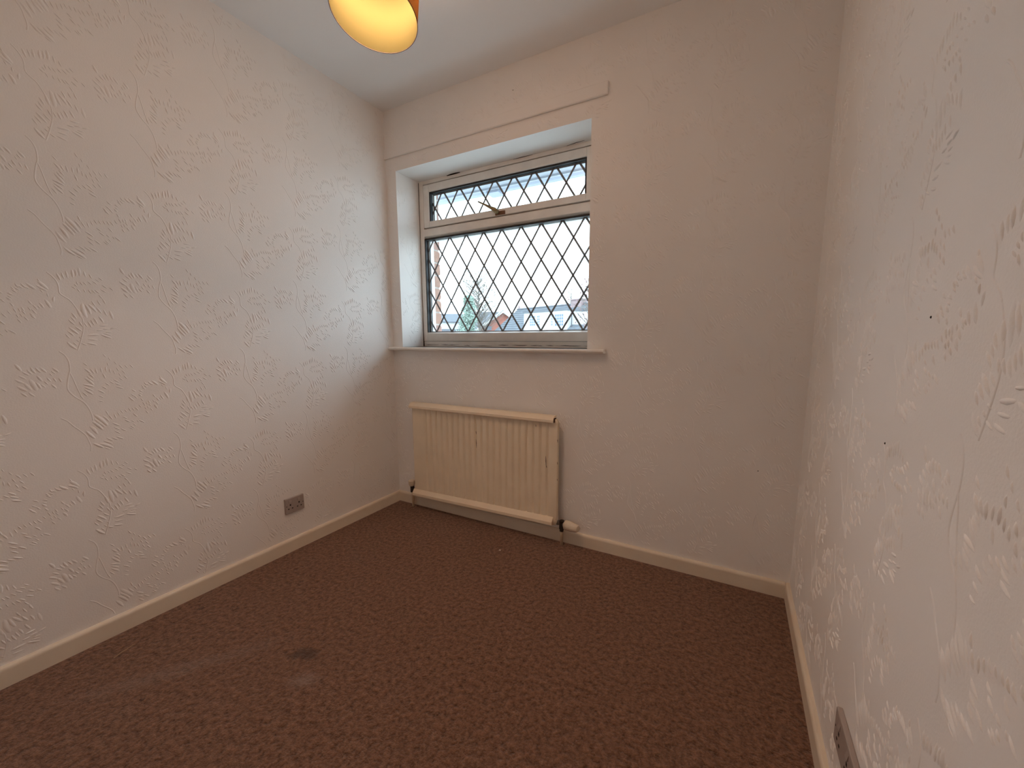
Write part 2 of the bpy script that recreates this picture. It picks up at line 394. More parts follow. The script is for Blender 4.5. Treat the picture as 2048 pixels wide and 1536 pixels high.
STEMS = [([(-0.0424,0.2449),(-0.0327,0.2339),(-0.0249,0.2196),(-0.0218,0.2043),(-0.0219,0.1835),(-0.0145,0.1734),(-0.0024,0.1627),(0.0058,0.1475),(0.0135,0.1275),(0.0209,0.1025),(0.0197,0.0689),(0.0104,0.0318),(-0.0006,-0.0024)],0.0028),([(-0.042,-0.0042),(-0.0313,-0.0173),(-0.0248,-0.0384),(-0.0249,-0.0672),(-0.0284,-0.0801),(-0.0345,-0.1085),(-0.0354,-0.1321),(-0.024,-0.1543),(-0.0062,-0.1749),(0.0043,-0.1976),(0.0097,-0.2228),(0.0106,-0.242)],0.0032),([(-0.0266,-0.0723),(-0.0212,-0.0937),(-0.0162,-0.1205),(-0.011,-0.1449),(-0.0042,-0.1657)],0.0026),([(-0.061,-0.2216),(-0.0479,-0.234),(-0.0352,-0.2545),(-0.022,-0.2726),(-0.0112,-0.2907),(-0.0066,-0.3106),(-0.0033,-0.3304),(-0.0054,-0.3466)],0.003)]
def leaf_template():
    vs, fs = [], []
    n = 8
    for r, h in ((1, -.12), (.80, .24), (.48, .76)):
        for k in range(n):
            q = 2 * math.pi * k / n
            x, y = math.cos(q), math.sin(q)
            y = math.copysign(abs(y) ** 1.25, y)
            vs.append((x * r, y * r, h))
    vs.append((0, 0, 1))
    for i in range(2):
        for k in range(n):
            fs.append((i * n + k, i * n + (k + 1) % n, (i + 1) * n + (k + 1) % n, (i + 1) * n + k))
    for k in range(n):
        fs.append((2 * n + k, 2 * n + (k + 1) % n, 3 * n))
    return vs, fs
LT_V, LT_F = leaf_template()
def smooth_line(p, sub=4):
    p = [np.array(q) for q in p]
    q = [2 * p[0] - p[1]] + p + [2 * p[-1] - p[-2]]
    out = []
    for i in range(1, len(q) - 2):
        a, b, c, d = q[i - 1:i + 3]
        for k in range(sub):
            t = k / sub
            out.append(.5 * (2 * b + (c - a) * t + (2 * a - 5 * b + 4 * c - d) * t * t + (3 * b - a - 3 * c + d) * t ** 3))
    return out + [p[-1]]
STEM_LINES = [(smooth_line(p), wd) for p, wd in STEMS]

def relief(parent, to3d, s0, s1, z0, z1, os_, oz, skip, amp=1.0):
    """leaf sprays on the half-drop lattice of the paper: columns 0.265 m apart, 0.65 m repeat"""
    m = MB()
    vs, fs = [], []
    rr = random.Random(3)
    i0, i1 = int((s0 - os_) / .265) - 2, int((s1 - os_) / .265) + 2
    for i in range(i0, i1 + 1):
        for j in range(-6, 8):
            bs, bz = os_ + .265 * i, oz - .325 * (i % 2) + .65 * j
            if bz < z0 - .4 or bz > z1 + .4:
                continue
            for a, b, c, d, wd in LEAF:
                cs, cz = bs + (a + c) / 2, bz + (b + d) / 2
                ln = math.hypot(c - a, d - b)
                if not (s0 + ln / 2 < cs < s1 - ln / 2 and z0 + ln / 2 < cz < z1 - ln / 2) or skip(cs, cz):
                    continue
                hx = ln * .56
                hy = max(.0019, ln * wd * .5)
                h = (.0014 + .036 * ln) * amp * rr.uniform(.75, 1.1)
                ang = math.atan2(d - b, c - a)
                ca, sa = math.cos(ang), math.sin(ang)
                k = len(vs)
                bend = rr.uniform(-.12, .12)
                for x, y, z in LT_V:
                    px, py = x * hx, y * hy + bend * hx * (x * x - .4)
                    vs.append(to3d(cs + px * ca - py * sa, cz + px * sa + py * ca, z * h))
                fs += [tuple(q + k for q in f) for f in LT_F]
            for line, wd in STEM_LINES:
                run = []
                for t, p in enumerate(line):
                    ps, pz = bs + p[0], bz + p[1]
                    ok = s0 + .004 < ps < s1 - .004 and z0 + .004 < pz < z1 - .004 and not skip(ps, pz)
                    if ok:
                        run.append((ps, pz))
                    if (not ok or t == len(line) - 1) and len(run) > 2:
                        k = len(vs)
                        for q, (u, v) in enumerate(run):
                            a, b = run[max(q - 1, 0)], run[min(q + 1, len(run) - 1)]
                            tx, tz = b[0] - a[0], b[1] - a[1]
                            l = math.hypot(tx, tz) or 1
                            nx, nz = -tz / l, tx / l
                            for e, hh in ((-1, -.0002), (-.45, .0007), (0, .0011), (.45, .0007), (1, -.0002)):
                                vs.append(to3d(u - nx * e * wd * .8, v - nz * e * wd * .8, hh * amp))
                        for q in range(len(run) - 1):
                            for e in range(4):
                                fs.append((k + q * 5 + e, k + (q + 1) * 5 + e, k + (q + 1) * 5 + e + 1, k + q * 5 + e + 1))
                    if not ok:
                        run = []
    m.v, m.f = vs, fs
    o = m.build('leaf_relief', M_PAPER, parent, smooth=True)
    o['kind'] = 'stuff'
    return o

relief(wall_left, lambda s, z, h: (h, s, z), YF, 0, SK_H + .004, H - .01, -.845, 1.03,
       lambda s, z: -.78 < s < -.64 and .18 < z < .30)
def skip_back(s, z):
    if WX0 - .014 < s < WX1 + .014 and WZ0 - .03 < z < WZ1 + .014:
        return True
    if s < 1.40 and (.975 < z < 1.04 or 2.11 < z < 2.20):
        return True
    return False
relief(wall_back, lambda s, z, h: (s, -h, z), 0, W, SK_H + .004, H - .01, 1.553, .41, skip_back, .8)
relief(wall_back, lambda s, z, h: (WX0 + h, s, z), .006, YW - .006, WZ0 + .02, WZ1 - .01, .10, 1.10, lambda s, z: False, .8)
relief(wall_right, lambda s, z, h: (W - h, -s, z), 0, -YF, SK_H + .004, H - .01, 1.21, .95,
       lambda s, z: .83 < s < 1.01 and .17 < z < .29, 1.1)
# nail holes left in the plaster
for p, ax in (((W, -1.035, 1.096), 'x'), ((W, -.908, .873), 'x'), ((W, -1.072, .56), 'x'), ((2.051, 0, .523), 'y'), ((.888, 0, 2.281), 'y')):
    rot = Matrix.Rotation(R(90), 4, 'Y' if ax == 'x' else 'X')
    MB().lathe([(0, -.0012), (.0016, -.0010), (.0022, 0), (.0016, .0010), (0, .0012)], Matrix.Translation(p) @ rot, 10).build(
        'nail_hole', M_DARKGAP, wall_right if ax == 'x' else wall_back)

# ================================================================ WINDOW
win = thing('window_1', ((WX0 + WX1) / 2, YW, WZ0), 'white painted casement window with diamond leaded panes', kind='structure')
XL, XR = WX0, WX1
def ring(m, x0, x1, z0, z1, l, r, b, t, y0, y1):
    m.box(x0, x0 + l, y0, y1, z0, z1)
    m.box(x1 - r, x1, y0, y1, z0, z1)
    m.box(x0 + l, x1 - r, y0, y1, z0, z0 + b)
    m.box(x0 + l, x1 - r, y0, y1, z1 - t, z1)
    return m
ring(MB(), XL, XR, 1.054, WZ1, .036, .036, .050, .022, YW, .25).build('frame', M_FRAME, win, bevel=.002)
MB().prism([(YW + .002, 1.018), (.25, 1.018), (.25, 1.0525), (YW + .002, 1.0525)], XL, XR, 'x').build('sub_sill', M_FRAME, win)
MB().prism([(YW - .002, 1.720), (YW + .022, 1.706), (.25, 1.706), (.25, 1.764), (YW - .002, 1.764)], XL + .036, XR - .036, 'x').build('transom', M_FRAME, win, bevel=.0015)
# beads round the lower pane
MB().prism([(YW, 1.104), (.213, 1.104), (.213, 1.111), (.205, 1.112)], XL + .036, XR - .036, 'x').build('glazing_bead', M_BOARD, win)
sash = ring(MB(), XL + .0435, XR - .0435, 1.7705, 2.0265, .0425, .0425, .0355, .0435, YW - .007, .245).build('sash', M_FRAME, win, bevel=.0025)
# dark gap behind the sash edges
ring(MB(), XL + .036, XR - .036, 1.764, 2.034, .014, .014, .012, .013, YW + .022, .24).build('draught_gap', M_DARKGAP, win)
g = MB()
g.box(XL + .086, XL + .094, YW + .001, .214, 1.806, 1.983)
g.box(XR - .094, XR - .086, YW + .001, .214, 1.806, 1.983)
g.box(XL + .094, XR - .094, YW + .001, .214, 1.974, 1.983)
g.build('upper_gasket', M_GASK, win)
g = MB()
g.box(XL + .036, XL + .043, YW + .001, .214, 1.112, 1.706)
g.box(XR - .043, XR - .036, YW + .001, .214, 1.112, 1.706)
g.box(XL + .043, XR - .043, YW + .001, .214, 1.697, 1.706)
g.build('lower_gasket', M_GASK, win)
YG = .215
def pane(name, x0, x1, z0, z1, nx, cz, sides):
    p = MB().box(x0, x1, YG, YG + .004, z0, z1).build(name, M_GLASS, win)
    lw = .0056
    def strip(a, b, wd=lw):
        d = Vector((b[0] - a[0], b[1] - a[1]))
        if d.length < .012:
            return
        n = Vector((-d.y, d.x)).normalized() * wd
        y1 = YG - .0002
        m = MB()
        vs = []
        for e, yy in ((-1, y1), (-.55, y1 - .0018), (.55, y1 - .0018), (1, y1)):
            vs.append((a[0] + n.x * e, yy, a[1] + n.y * e))
        for e, yy in ((-1, y1), (-.55, y1 - .0018), (.55, y1 - .0018), (1, y1)):
            vs.append((b[0] + n.x * e, yy, b[1] + n.y * e))
        m.add(vs, [(0, 1, 5, 4), (1, 2, 6, 5), (2, 3, 7, 6), (3, 0, 4, 7), (3, 2, 1, 0), (4, 5, 6, 7)])
        m.build('lead_strip', M_LEAD, p)
    slope = .0985 / .064
    # diagonals through the crossing line at height cz, spaced .128
    for k in range(-8, 22):
        xk = nx + .1278 * k
        for sg in (1, -1):
            pts = []
            for zz in (z0, z1):
                pts.append([xk + sg * (zz - cz) / slope, zz])
            (xa, za), (xb, zb) = pts
            # clip in x
            t0, t1 = 0., 1.
            dx = xb - xa
            ts = sorted(((x0 - xa) / dx, (x1 - xa) / dx))
            t0, t1 = max(t0, ts[0]), min(t1, ts[1])
            if t1 - t0 > .01:
                strip((xa + dx * t0, za + (zb - za) * t0), (xa + dx * t1, za + (zb - za) * t1))
    for a, b in sides:
        strip(a, b, .0042)
    return p
pane('lower_pane', XL + .036, XR - .036, 1.104, 1.706, .2395, 1.6055,
     [((.1275, 1.112), (.1275, 1.70)), ((.1275, 1.114), (1.252, 1.114)), ((1.252, 1.112), (1.252, 1.70))])
pane('upper_pane', XL + .084, XR - .084, 1.804, 1.985, .3215, 1.8890,
     [((.184, 1.806), (.184, 1.974)), ((.184, 1.9690), (1.196, 1.9690)), ((.184, 1.8085), (1.196, 1.8085)), ((1.196, 1.806), (1.196, 1.974))])
ring(MB(), XL + .030, XR - .030, 1.09, 1.715, .022, .022, .02, .02, .228, .258).build('outer_bead', M_WHITE_UPVC, win)
ring(MB(), XL + .080, XR - .080, 1.795, 1.995, .012, .012, .012, .012, .228, .250).build('outer_sash_bead', M_WHITE_UPVC, win)
# window handle
hd = MB().box(.664, .730, YW - .012, YW - .007, 1.771, 1.792).build('handle', M_RUST, win, bevel=.002)
tag(hd, 'old brass window catch on a rusty plate')
MB().tube([(.681, YW - .010, 1.787), (.676, YW - .022, 1.790), (.670, YW - .034, 1.796)], [.011, .0125, .010], 12).build('boss', M_BRASS, hd, smooth=True)
MB().tube([(.690, YW - .018, 1.784), (.673, YW - .032, 1.797), (.650, YW - .036, 1.810), (.610, YW - .040, 1.832), (.570, YW - .046, 1.852)],
          [.010, .0125, .0085, .0055, .0042], 10).build('lever', M_BRASS, hd, smooth=True)
# cracked filler and old dirt round the frame
def crack(pts, r):
    MB().tube(pts, r, 6).build('crack', M_DARKGAP, win)
crack([(.315, YW - .002, 2.053), (.35, YW - .003, 2.0545), (.385, YW - .004, 2.055), (.413, YW - .002, 2.0545)], [.002, .0042, .0045, .002])
crack([(.78, YW - .001, 2.054), (.84, YW - .002, 2.0545), (.90, YW - .001, 2.0545)], [.0006, .0013, .0006])
crack([(1.10, YW - .004, 2.0555), (1.15, YW - .012, 2.0555), (1.20, YW - .014, 2.0555)], [.0006, .0016, .0006])
crack([(.0835, YW, 1.02), (.0840, YW, 1.25), (.0835, YW, 1.5), (.0842, YW, 1.8), (.0835, YW, 2.05)], [.0035, .0014, .0010, .0016, .0022])
MB().box(XL + .004, XR - .002, YW + .0025, YW + .01, 1.0527, 1.0539).build('crack', M_DARKGAP, win)
rz = random.Random(5)
x = .10
while x < 1.25:
    ln = rz.uniform(.03, .16)
    zz = rz.choice((1.027, 1.031, 1.030))
    n = 5
    crack([(x + ln * k / n, YW + .0016, zz + rz.uniform(-.0012, .0012)) for k in range(n + 1)],
          [.0003] + [rz.uniform(.0006, .0016) for k in range(n - 1)] + [.0003])
    x += ln + rz.uniform(.0, .06)
# window board
MB().prism([(YW + .004, .998), (-.034, .998), (-.042, 1.001), (-.046, 1.007), (-.045, 1.013), (-.040, 1.018), (YW + .004, 1.018)], 0, 1.392, 'x').build(
    'window_board', M_BOARD, win, smooth=False)

# ================================================================ RADIATOR
rad = thing('radiator', (.69, -.04, .08), 'cream single panel radiator with vertical flutes under the window', 'radiator')
RX0, RX1, RZ0, RZ1, RY = .200, 1.172, .105, .668, -.062
m = MB()
pitch, first, n_g = .0405, .306, 21
us, prof2 = [], []
def flute_depth(x):
    k = (x - first) / pitch
    if k < -.5 or k > n_g - .5:
        return 0.0
    d = abs(k - round(k)) * pitch
    t = max(0., min(1., (d - .0018) / .0065))
    return .0095 * (1 - t * t * (3 - 2 * t))
nx_ = 21 * 12
xs_ = [RX0 + (RX1 - RX0) * i / nx_ for i in range(nx_ + 1)]
rows = [(RZ0, 0), (RZ0 + .03, 0), (RZ0 + .055, 1), (RZ1 - .05, 1), (RZ1 - .022, 0), (RZ1, 0)]
rc = .02
def edge_z(x, z):
    for xe, sg in ((RX0, 1), (RX1, -1)):
        d = rc - abs(x - xe)
        if d > 0:
            cut = rc - math.sqrt(max(0, rc * rc - d * d))
            if z > RZ1 - .001:
                return z - cut
            if z < RZ0 + .001:
                return z + cut
    return z
vs, fs = [], []
for yb in (0, 1):
    for z, f in rows:
        for x in xs_:
            y = RY - (-1 if yb else 1) * .0 + (.022 if yb else 0)
            y += (flute_depth(x) * f) * (-1 if yb else 1)
            vs.append((x, y, edge_z(x, z)))
nr = len(rows)
nc = nx_ + 1
for j in range(nr - 1):
    for i in range(nx_):
        a = j * nc + i
        fs.append((a, a + 1, a + nc + 1, a + nc))
        b = nr * nc + a
        fs.append((b, b + nc, b + nc + 1, b + 1))
for i in range(nx_):
    for j, sgn in ((0, 1), (nr - 1, -1)):
        a, b = j * nc + i, nr * nc + j * nc + i
        q = (a, b, b + 1, a + 1)
        fs.append(q if sgn > 0 else q[::-1])
for j in range(nr - 1):
    for i, sgn in ((0, 1), (nx_, -1)):
        a, b = j * nc + i, nr * nc + j * nc + i
        q = (a, a + nc, b + nc, b)
        fs.append(q if sgn > 0 else q[::-1])
m.add(vs, fs)
panel = m.build('panel', M_RAD, rad, smooth=True)
# rails that cap the panel: sloping upper lip and plain front band
def rail(x0, x1, z0, zm, z1, tilt, name):
    y = RY
    poly = [(y - .001, z0), (y - .018, z0 + .002), (y - .019, z0 + .004), (y - .0185, zm), (y - .001, z1), (y + .024, z1 + .002), (y + .024, z1 - .003), (y - .001, z1 - .006)]
    M = Matrix.Translation((x0, 0, 0)) @ Matrix.Rotation(tilt, 4, 'Y') @ Matrix.Translation((-x0, 0, 0))
    return MB().prism(poly, x0, x1, 'x', M).build(name, M_RADCAP, rad)
rail(.190, 1.155, .6485, .665, .682, 0, 'top_rail')
rail(.194, 1.155, .0905, .109, .131, -math.radians(1.1), 'bottom_rail')
MB().box(1.1555, 1.158, RY - .012, RY + .016, .652, .674).build('end_cap', M_CHIP, rad)
for xb in (.33, 1.04):
    MB().box(xb - .02, xb + .02, RY + .0225, -.0005, .16, .60).build('bracket', M_RAD, rad)
# chips in the enamel
rc2 = random.Random(12)
for x, z, ln in ((1.108, .47, .05), (.668, .51, .055), (1.05, .63, .012), (.668, .555, .02), (.716, .36, .015), (.31, .64, .012), (1.110, .42, .012), (.39, .645, .008), (.47, .64, .010), (1.171, .57, .02), (1.1715, .45, .015), (1.1715, .36, .01), (1.165, .145, .006)):
    yy = RY + flute_depth(x) - .0003 if x < 1.16 else RY + .001
    MB().tube([(x, yy, z), (x + .001, yy - .0002, z - ln * .5), (x + .002, yy, z - ln)], [.0006, .0015, .0006], 6).build('enamel_chip', M_CHIP, rad)
# valves
YV = -.050
lv = MB().tube([(.164, YV, .100), (.164, YV, .139)], .013, 8).build('lockshield_valve', M_DARKMETAL, rad)
tag(lv, 'small lockshield valve with a cream cap')
MB().lathe([(.013, .139), (.016, .142), (.019, .150), (.021, .172), (.019, .175), (0, .175)], Matrix.Translation((.160, YV, 0)), 18).build('cap', M_CREAMPL, lv, smooth=False)
MB().tube([(.166, YV, .118), (.200, YV, .118)], .010, 10).build('union_nut', M_DARKMETAL, lv)
MB().tube([(.164, YV + .002, .101), (.162, YV + .006, .06), (.160, YV + .006, -.005)], .0078, 12).build('pipe', M_PIPE, lv, smooth=True)
tv = MB().tube([(1.196, YV, .090), (1.196, YV, .136)], .0135, 8).build('thermostatic_valve', M_DARKMETAL, rad)
tag(tv, 'chrome valve body with a cream thermostatic head lying sideways')
mt = Matrix.Translation((1.208, YV, .118)) @ Matrix.Rotation(R(90), 4, 'Y') @ Matrix.Rotation(R(10), 4, 'X')
MB().lathe([(.0135, -.050), (.0135, -.032), (.0105, -.030), (.0105, -.004), (.013, -.002), (.013, .006)], mt, 14).build('tail', M_CHROME, tv)
hp = []
for r, h in ((.019, .006), (.0245, .010), (.026, .020), (.0245, .050), (.020, .076), (.016, .084), (0, .085)):
    hp.append((r, h))
MB().lathe(hp, mt, 20).build('head', M_CREAMPL, tv, smooth=False)
MB().box(1.277, 1.284, YV - .0235, YV - .018, .112, .121).build('slot', M_DARKGAP, tv)
MB().tube([(1.196, YV, .091), (1.194, YV + .005, .05), (1.194, YV + .006, -.005)], .0082, 12).build('pipe', M_PIPE, tv, smooth=True)
MB().tube([(1.196, YV, .078), (1.196, YV, .092)], .011, 6).build('olive_nut', M_DARKMETAL, tv)

# ================================================================ SOCKETS
def socket(loc, M, label, w_=.097, h_=.078):
    """plate lies in local xz, front towards -y"""
    t = thing('double_socket', loc, label, 'wall socket')
    def part(m, name, mt_, bevel=0):
        m.v = [M @ Vector(p) for p in m.v]
        return m.build(name, mt_, t, bevel=bevel)
    part(MB().box(-w_ / 2, w_ / 2, -.0115, 0, -h_ / 2, h_ / 2), 'plate', M_SOCKET, .003)
    for cx in (-w_ * .24, w_ * .22):
        part(MB().box(cx - .0030, cx + .0030, -.0122, -.009, .000, .0075), 'earth_slot', M_HOLE)
        part(MB().box(cx - .0125, cx - .0065, -.0122, -.009, -.0175, -.0125), 'pin_slot', M_HOLE)
        part(MB().box(cx + .0065, cx + .0125, -.0122, -.009, -.0175, -.0125), 'pin_slot', M_HOLE)
        part(MB().prism([(-.0105, .016), (-.0145, .016), (-.0115, .031), (-.0105, .031)], cx - .007, cx + .007, 'x'), 'switch', M_SOCKET, .0006)
    for cx in (-w_ * .43, w_ * .43):
        part(MB().lathe([(0, .0008), (.0022, .0006), (.0026, 0)], Matrix.Translation((cx, -.0114, 0)) @ Matrix.Rotation(R(90), 4, 'X'), 10), 'screw', M_DARKMETAL)
    return t
# left wall: local x -> +y, front (-y) -> +x
ML = Matrix(((0, -1, 0, 0), (1, 0, 0, -.709), (0, 0, 1, .238), (0, 0, 0, 1)))
socket((0, -.709, .199), ML, 'grey beige double wall socket low on the left wall')
MR = Matrix(((0, 1, 0, W), (-1, 0, 0, -.925), (0, 0, 1, .231), (0, 0, 0, 1)))
socket((W, -.925, .192), MR, 'grey beige double socket low on the right wall at the frame edge', w_=.146)

# ================================================================ PENDANT LAMP
lamp = thing('pendant_lamp', (1.0, -.9, 2.4), 'hanging drum lampshade in orange fabric, lit yellow inside', 'lamp')
n_ax = Vector((-.054, .177, 1)).normalized()
q = Vector((0, 0, 1)).rotation_difference(n_ax)
rimc = Vector((1.021, -.984, 1.93))
ML2 = Matrix.Translation(rimc) @ q.to_matrix().to_4x4()
SR, SH = .1123, .235
def shade_mat():
    m_ = bpy.data.materials.new('orange_shade_fabric')
    m_.use_nodes = True
    nt = m_.node_tree
    nt.nodes.remove(nt.nodes['Principled BSDF'])
    out = nt.nodes['Material Output']
    df = nt.nodes.new('ShaderNodeBsdfDiffuse')
    df.inputs[0].default_value = (.074, .066, .0245, 1)
    tl = nt.nodes.new('ShaderNodeBsdfTranslucent')
    tl.inputs[0].default_value = (.046, .0075, .0006, 1)
    mx = nt.nodes.new('ShaderNodeMixShader')
    mx.inputs[0].default_value = .45
    nt.links.new(df.outputs[0], mx.inputs[1])
    nt.links.new(tl.outputs[0], mx.inputs[2])
    ad = nt.nodes.new('ShaderNodeBsdfTransparent')       # see-through share added so the bulb's light reaches the walls
    ad.inputs[0].default_value = (1, .93, .8, 1)
    m2 = nt.nodes.new('ShaderNodeMixShader')
    m2.inputs[0].default_value = .31
    nt.links.new(mx.outputs[0], m2.inputs[1])
    nt.links.new(ad.outputs[0], m2.inputs[2])
    nt.links.new(m2.outputs[0], out.inputs[0])
    return m_
M_SHADE = shade_mat()
M_RIM = mat('shade_edging', (.028, .016, .006), .7)
M_LAMPWHITE = mat('white_lamp_plastic', (.75, .72, .66), .4)
MB().lathe([(SR - .0012, .001), (SR, .001), (SR, SH), (SR - .0012, SH)], ML2, 96, closed=True).build('shade', M_SHADE, lamp, smooth=False)
tube_pts = [ML2 @ Vector((SR * math.cos(2 * math.pi * k / 96), SR * math.sin(2 * math.pi * k / 96), 0)) for k in range(97)]
MB().tube(tube_pts, .0011, 8, cap=False).build('lower_edging', M_RIM, lamp, smooth=True)
tube_pts = [ML2 @ Vector((SR * math.cos(2 * math.pi * k / 96), SR * math.sin(2 * math.pi * k / 96), SH)) for k in range(97)]
MB().tube(tube_pts, .0011, 8, cap=False).build('upper_edging', M_RIM, lamp, smooth=True)
top = ML2 @ Vector((0, 0, SH - .02))
sp = MB()
for k in range(3):
    a = 2 * math.pi * k / 3
    sp.tube([top + q @ Vector((.019 * math.cos(a), .019 * math.sin(a), 0)), top + q @ Vector(((SR - .002) * math.cos(a), (SR - .002) * math.sin(a), 0))], .0015, 6)
sp.build('spider', M_LAMPWHITE, lamp)
MB().lathe([(0, 0.154), (0.016, 0.154), (0.018, 0.179), (0.02, 0.202), (0.02, 0.21), (0.014, 0.214), (.014, .235), (.005, .247), (0, .247)], ML2, 18).build('lamp_holder', M_LAMPWHITE, lamp)
def bulb_mat():
    m_ = bpy.data.materials.new('lit_bulb')
    m_.use_nodes = True
    b = m_.node_tree.nodes['Principled BSDF']
    b.inputs['Base Color'].default_value = (.9, .85, .75, 1)
    b.inputs['Emission Color'].default_value = (*LAMP_COLOR, 1)
    b.inputs['Emission Strength'].default_value = LAMP_STRENGTH
    return m_
MB().lathe([(0, 0.067), (0.016, 0.0702), (0.03, 0.0796), (0.039, 0.0934), (0.042, 0.109), (0.039, 0.125), (0.03, 0.1384), (0.018, 0.147), (0.014, 0.153), (0, 0.153)], ML2, 16).build('bulb', bulb_mat(), lamp, smooth=True)
ct = ML2 @ Vector((0, 0, .247))
rose = Vector((ct.x + .003, ct.y - .004, 2.4))
MB().tube([ct, ct + n_ax * .02, ct.lerp(rose, .5) + Vector((0, .004, 0)), rose], .0035, 8).build('cord', M_LAMPWHITE, lamp, smooth=True)
MB().lathe([(.006, 2.372), (.02, 2.375), (.040, 2.386), (.044, 2.399), (.044, 2.40)], Matrix.Translation((rose.x, rose.y, 0)), 24).build('ceiling_rose', M_LAMPWHITE, lamp, smooth=False)

# ================================================================ BITS ON THE CARPET
st = MB().tube([(.157, -1.437, .004), (.150, -1.415, .006), (.143, -1.396, .005), (.137, -1.378, .006)], [.0016, .0014, .0013, .0008], 6).build('straw', M_STRAW)
tag(st, 'thin pale straw lying on the carpet near the left wall', 'straw')
pa = MB().add([(.936, -.252, .004), (.943, -.256, .007), (.949, -.249, .005), (.941, -.244, .008), (.938, -.250, .002), (.945, -.249, .002)],
              [(0, 1, 2, 3), (0, 4, 1), (1, 4, 5), (1, 5, 2), (2, 5, 3), (3, 5, 4), (3, 4, 0)]).build('paper_scrap', mat('white_paper', (.7, .62, .52), .8))
tag(pa, 'tiny white scrap on the carpet in front of the radiator', 'scrap')

# ================================================================ OUTSIDE
M_BRICKS = [mat('brick_red', (0.34, 0.195, 0.16), .9, var=.18, vscale=40, bump=.001, bscale=120),
            mat('brick_orange', (0.37, 0.21, 0.155), .9, var=.15, vscale=40, bump=.001, bscale=120),
            mat('brick_brown', (0.32, 0.225, 0.185), .9, var=.2, vscale=40, bump=.001, bscale=120)]
M_MORTAR = mat('mortar', (0.46, 0.4, 0.36), .95, var=.1, vscale=60, bump=.001, bscale=200)
ow = MB().box(-.35, WX0 + .004, .262, .360, .6, 2.3).build('wall_outside', M_MORTAR)
tag(ow, 'red brick outer wall seen edge on beside the window glass', kind='structure')
mbk = MB()
rb = random.Random(21)
course, z = .083, 1.163 - 6 * .083 + .005
k = 0
while z < 2.25:
    for part in ('edge',):
        y0, y1 = .258, .372
        ch = rb.uniform(.004, .011)
        c2 = rb.uniform(.002, .006)
        zz0, zz1 = z + .006, z + course - .006
        poly = [(y0, zz0), (y1 - ch, zz0), (y1 - rb.uniform(0, .003), zz0 + c2 + .008), (y1 - rb.uniform(0, .003), zz1 - c2 - .006), (y1 - ch * rb.uniform(.6, 1.3), zz1), (y0, zz1)]
        long_ = -.13 if k % 2 else -.02
        MB().prism(poly, long_, WX0 + .0065 + rb.uniform(-.001, .0015), 'x').build('brick', M_BRICKS[rb.choice((0, 1, 1, 2))], ow)
        MB().prism([(y0, zz0), (y1 - .012, zz0), (y1 - .012, zz1), (y0, zz1)], -.345, long_ - .011, 'x').build('brick', M_BRICKS[rb.choice((0, 1, 2))], ow)
    z += course
    k += 1
# eaves over the window
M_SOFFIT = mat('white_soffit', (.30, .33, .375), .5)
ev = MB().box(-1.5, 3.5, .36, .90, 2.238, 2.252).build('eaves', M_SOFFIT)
tag(ev, 'white boarded roof eaves above the window outside', kind='structure')
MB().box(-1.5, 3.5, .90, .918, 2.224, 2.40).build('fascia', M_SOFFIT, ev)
pts = []
for k in range(9):
    a = math.pi * k / 8
    pts.append((.978 - .058 * math.cos(a), 2.275 - .058 * math.sin(a)))
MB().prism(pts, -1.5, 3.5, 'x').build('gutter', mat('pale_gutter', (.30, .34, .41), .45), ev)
MB().prism([(.918, 2.205), (1.01, 2.200), (1.04, 2.21), (1.045, 2.285), (.918, 2.285)], .115, .225, 'x').build('gutter_bracket', mat('gutter_union', (.28, .32, .39), .45), ev, bevel=.004)
MB().add([(-1.5, .36, 2.252), (3.5, .36, 2.252), (3.5, .36, 2.6), (-1.5, .36, 2.6), (-1.5, .26, 2.252), (3.5, .26, 2.252), (3.5, .26, 2.6), (-1.5, .26, 2.6)],
         [(0, 1, 2, 3), (5, 4, 7, 6), (4, 0, 3, 7), (1, 5, 6, 2), (3, 2, 6, 7), (4, 5, 1, 0)]).build('wall_plate', M_MORTAR, ev)
M_TILE = mat('slate_grey_tile', (0.101, 0.115, 0.132), .8, var=.12, vscale=3)
M_TILE2 = mat('pale_grey_tile', (0.115, 0.126, 0.142), .8, var=.1, vscale=3)
MB().prism([(.90, 2.34), (.96, 2.36), (-.2, 3.2), (-.3, 3.2)], -1.5, 3.5, 'x').build('roof_slope', M_TILE, ev)

M_BOUNCE = mat('bounce_ground', (.50, .51, .49), .95, var=.2, vscale=.6)  # unseen ground, added and paled to bounce daylight up to the ceiling
gd = MB().box(-120, 120, .4, 160, -2.9, -2.7).build('ground', M_BOUNCE)
tag(gd, 'unseen ground far below the window, kept pale to bounce daylight indoors', kind='structure')

M_RENDER = mat('white_render', (0.52, 0.529, 0.52), .8, var=.02, vscale=2)
M_BGLASS = mat('distant_window_glass', (0.13, 0.169, 0.221), .25)
M_BRED = mat('distant_red_brick', (0.321, 0.126, 0.092), .9, var=.12, vscale=5)
M_CHIM = mat('pale_chimney_brick', (0.27, 0.203, 0.203), .9, var=.12, vscale=5)
M_PIPEDARK = mat('dark_drainpipe', (.06, .06, .07), .6)

def pt(az, slope, D):
    a = R(az)
    return Vector((CAM.x + D * math.sin(a), CAM.y + D * math.cos(a), CAM.z + D * slope))

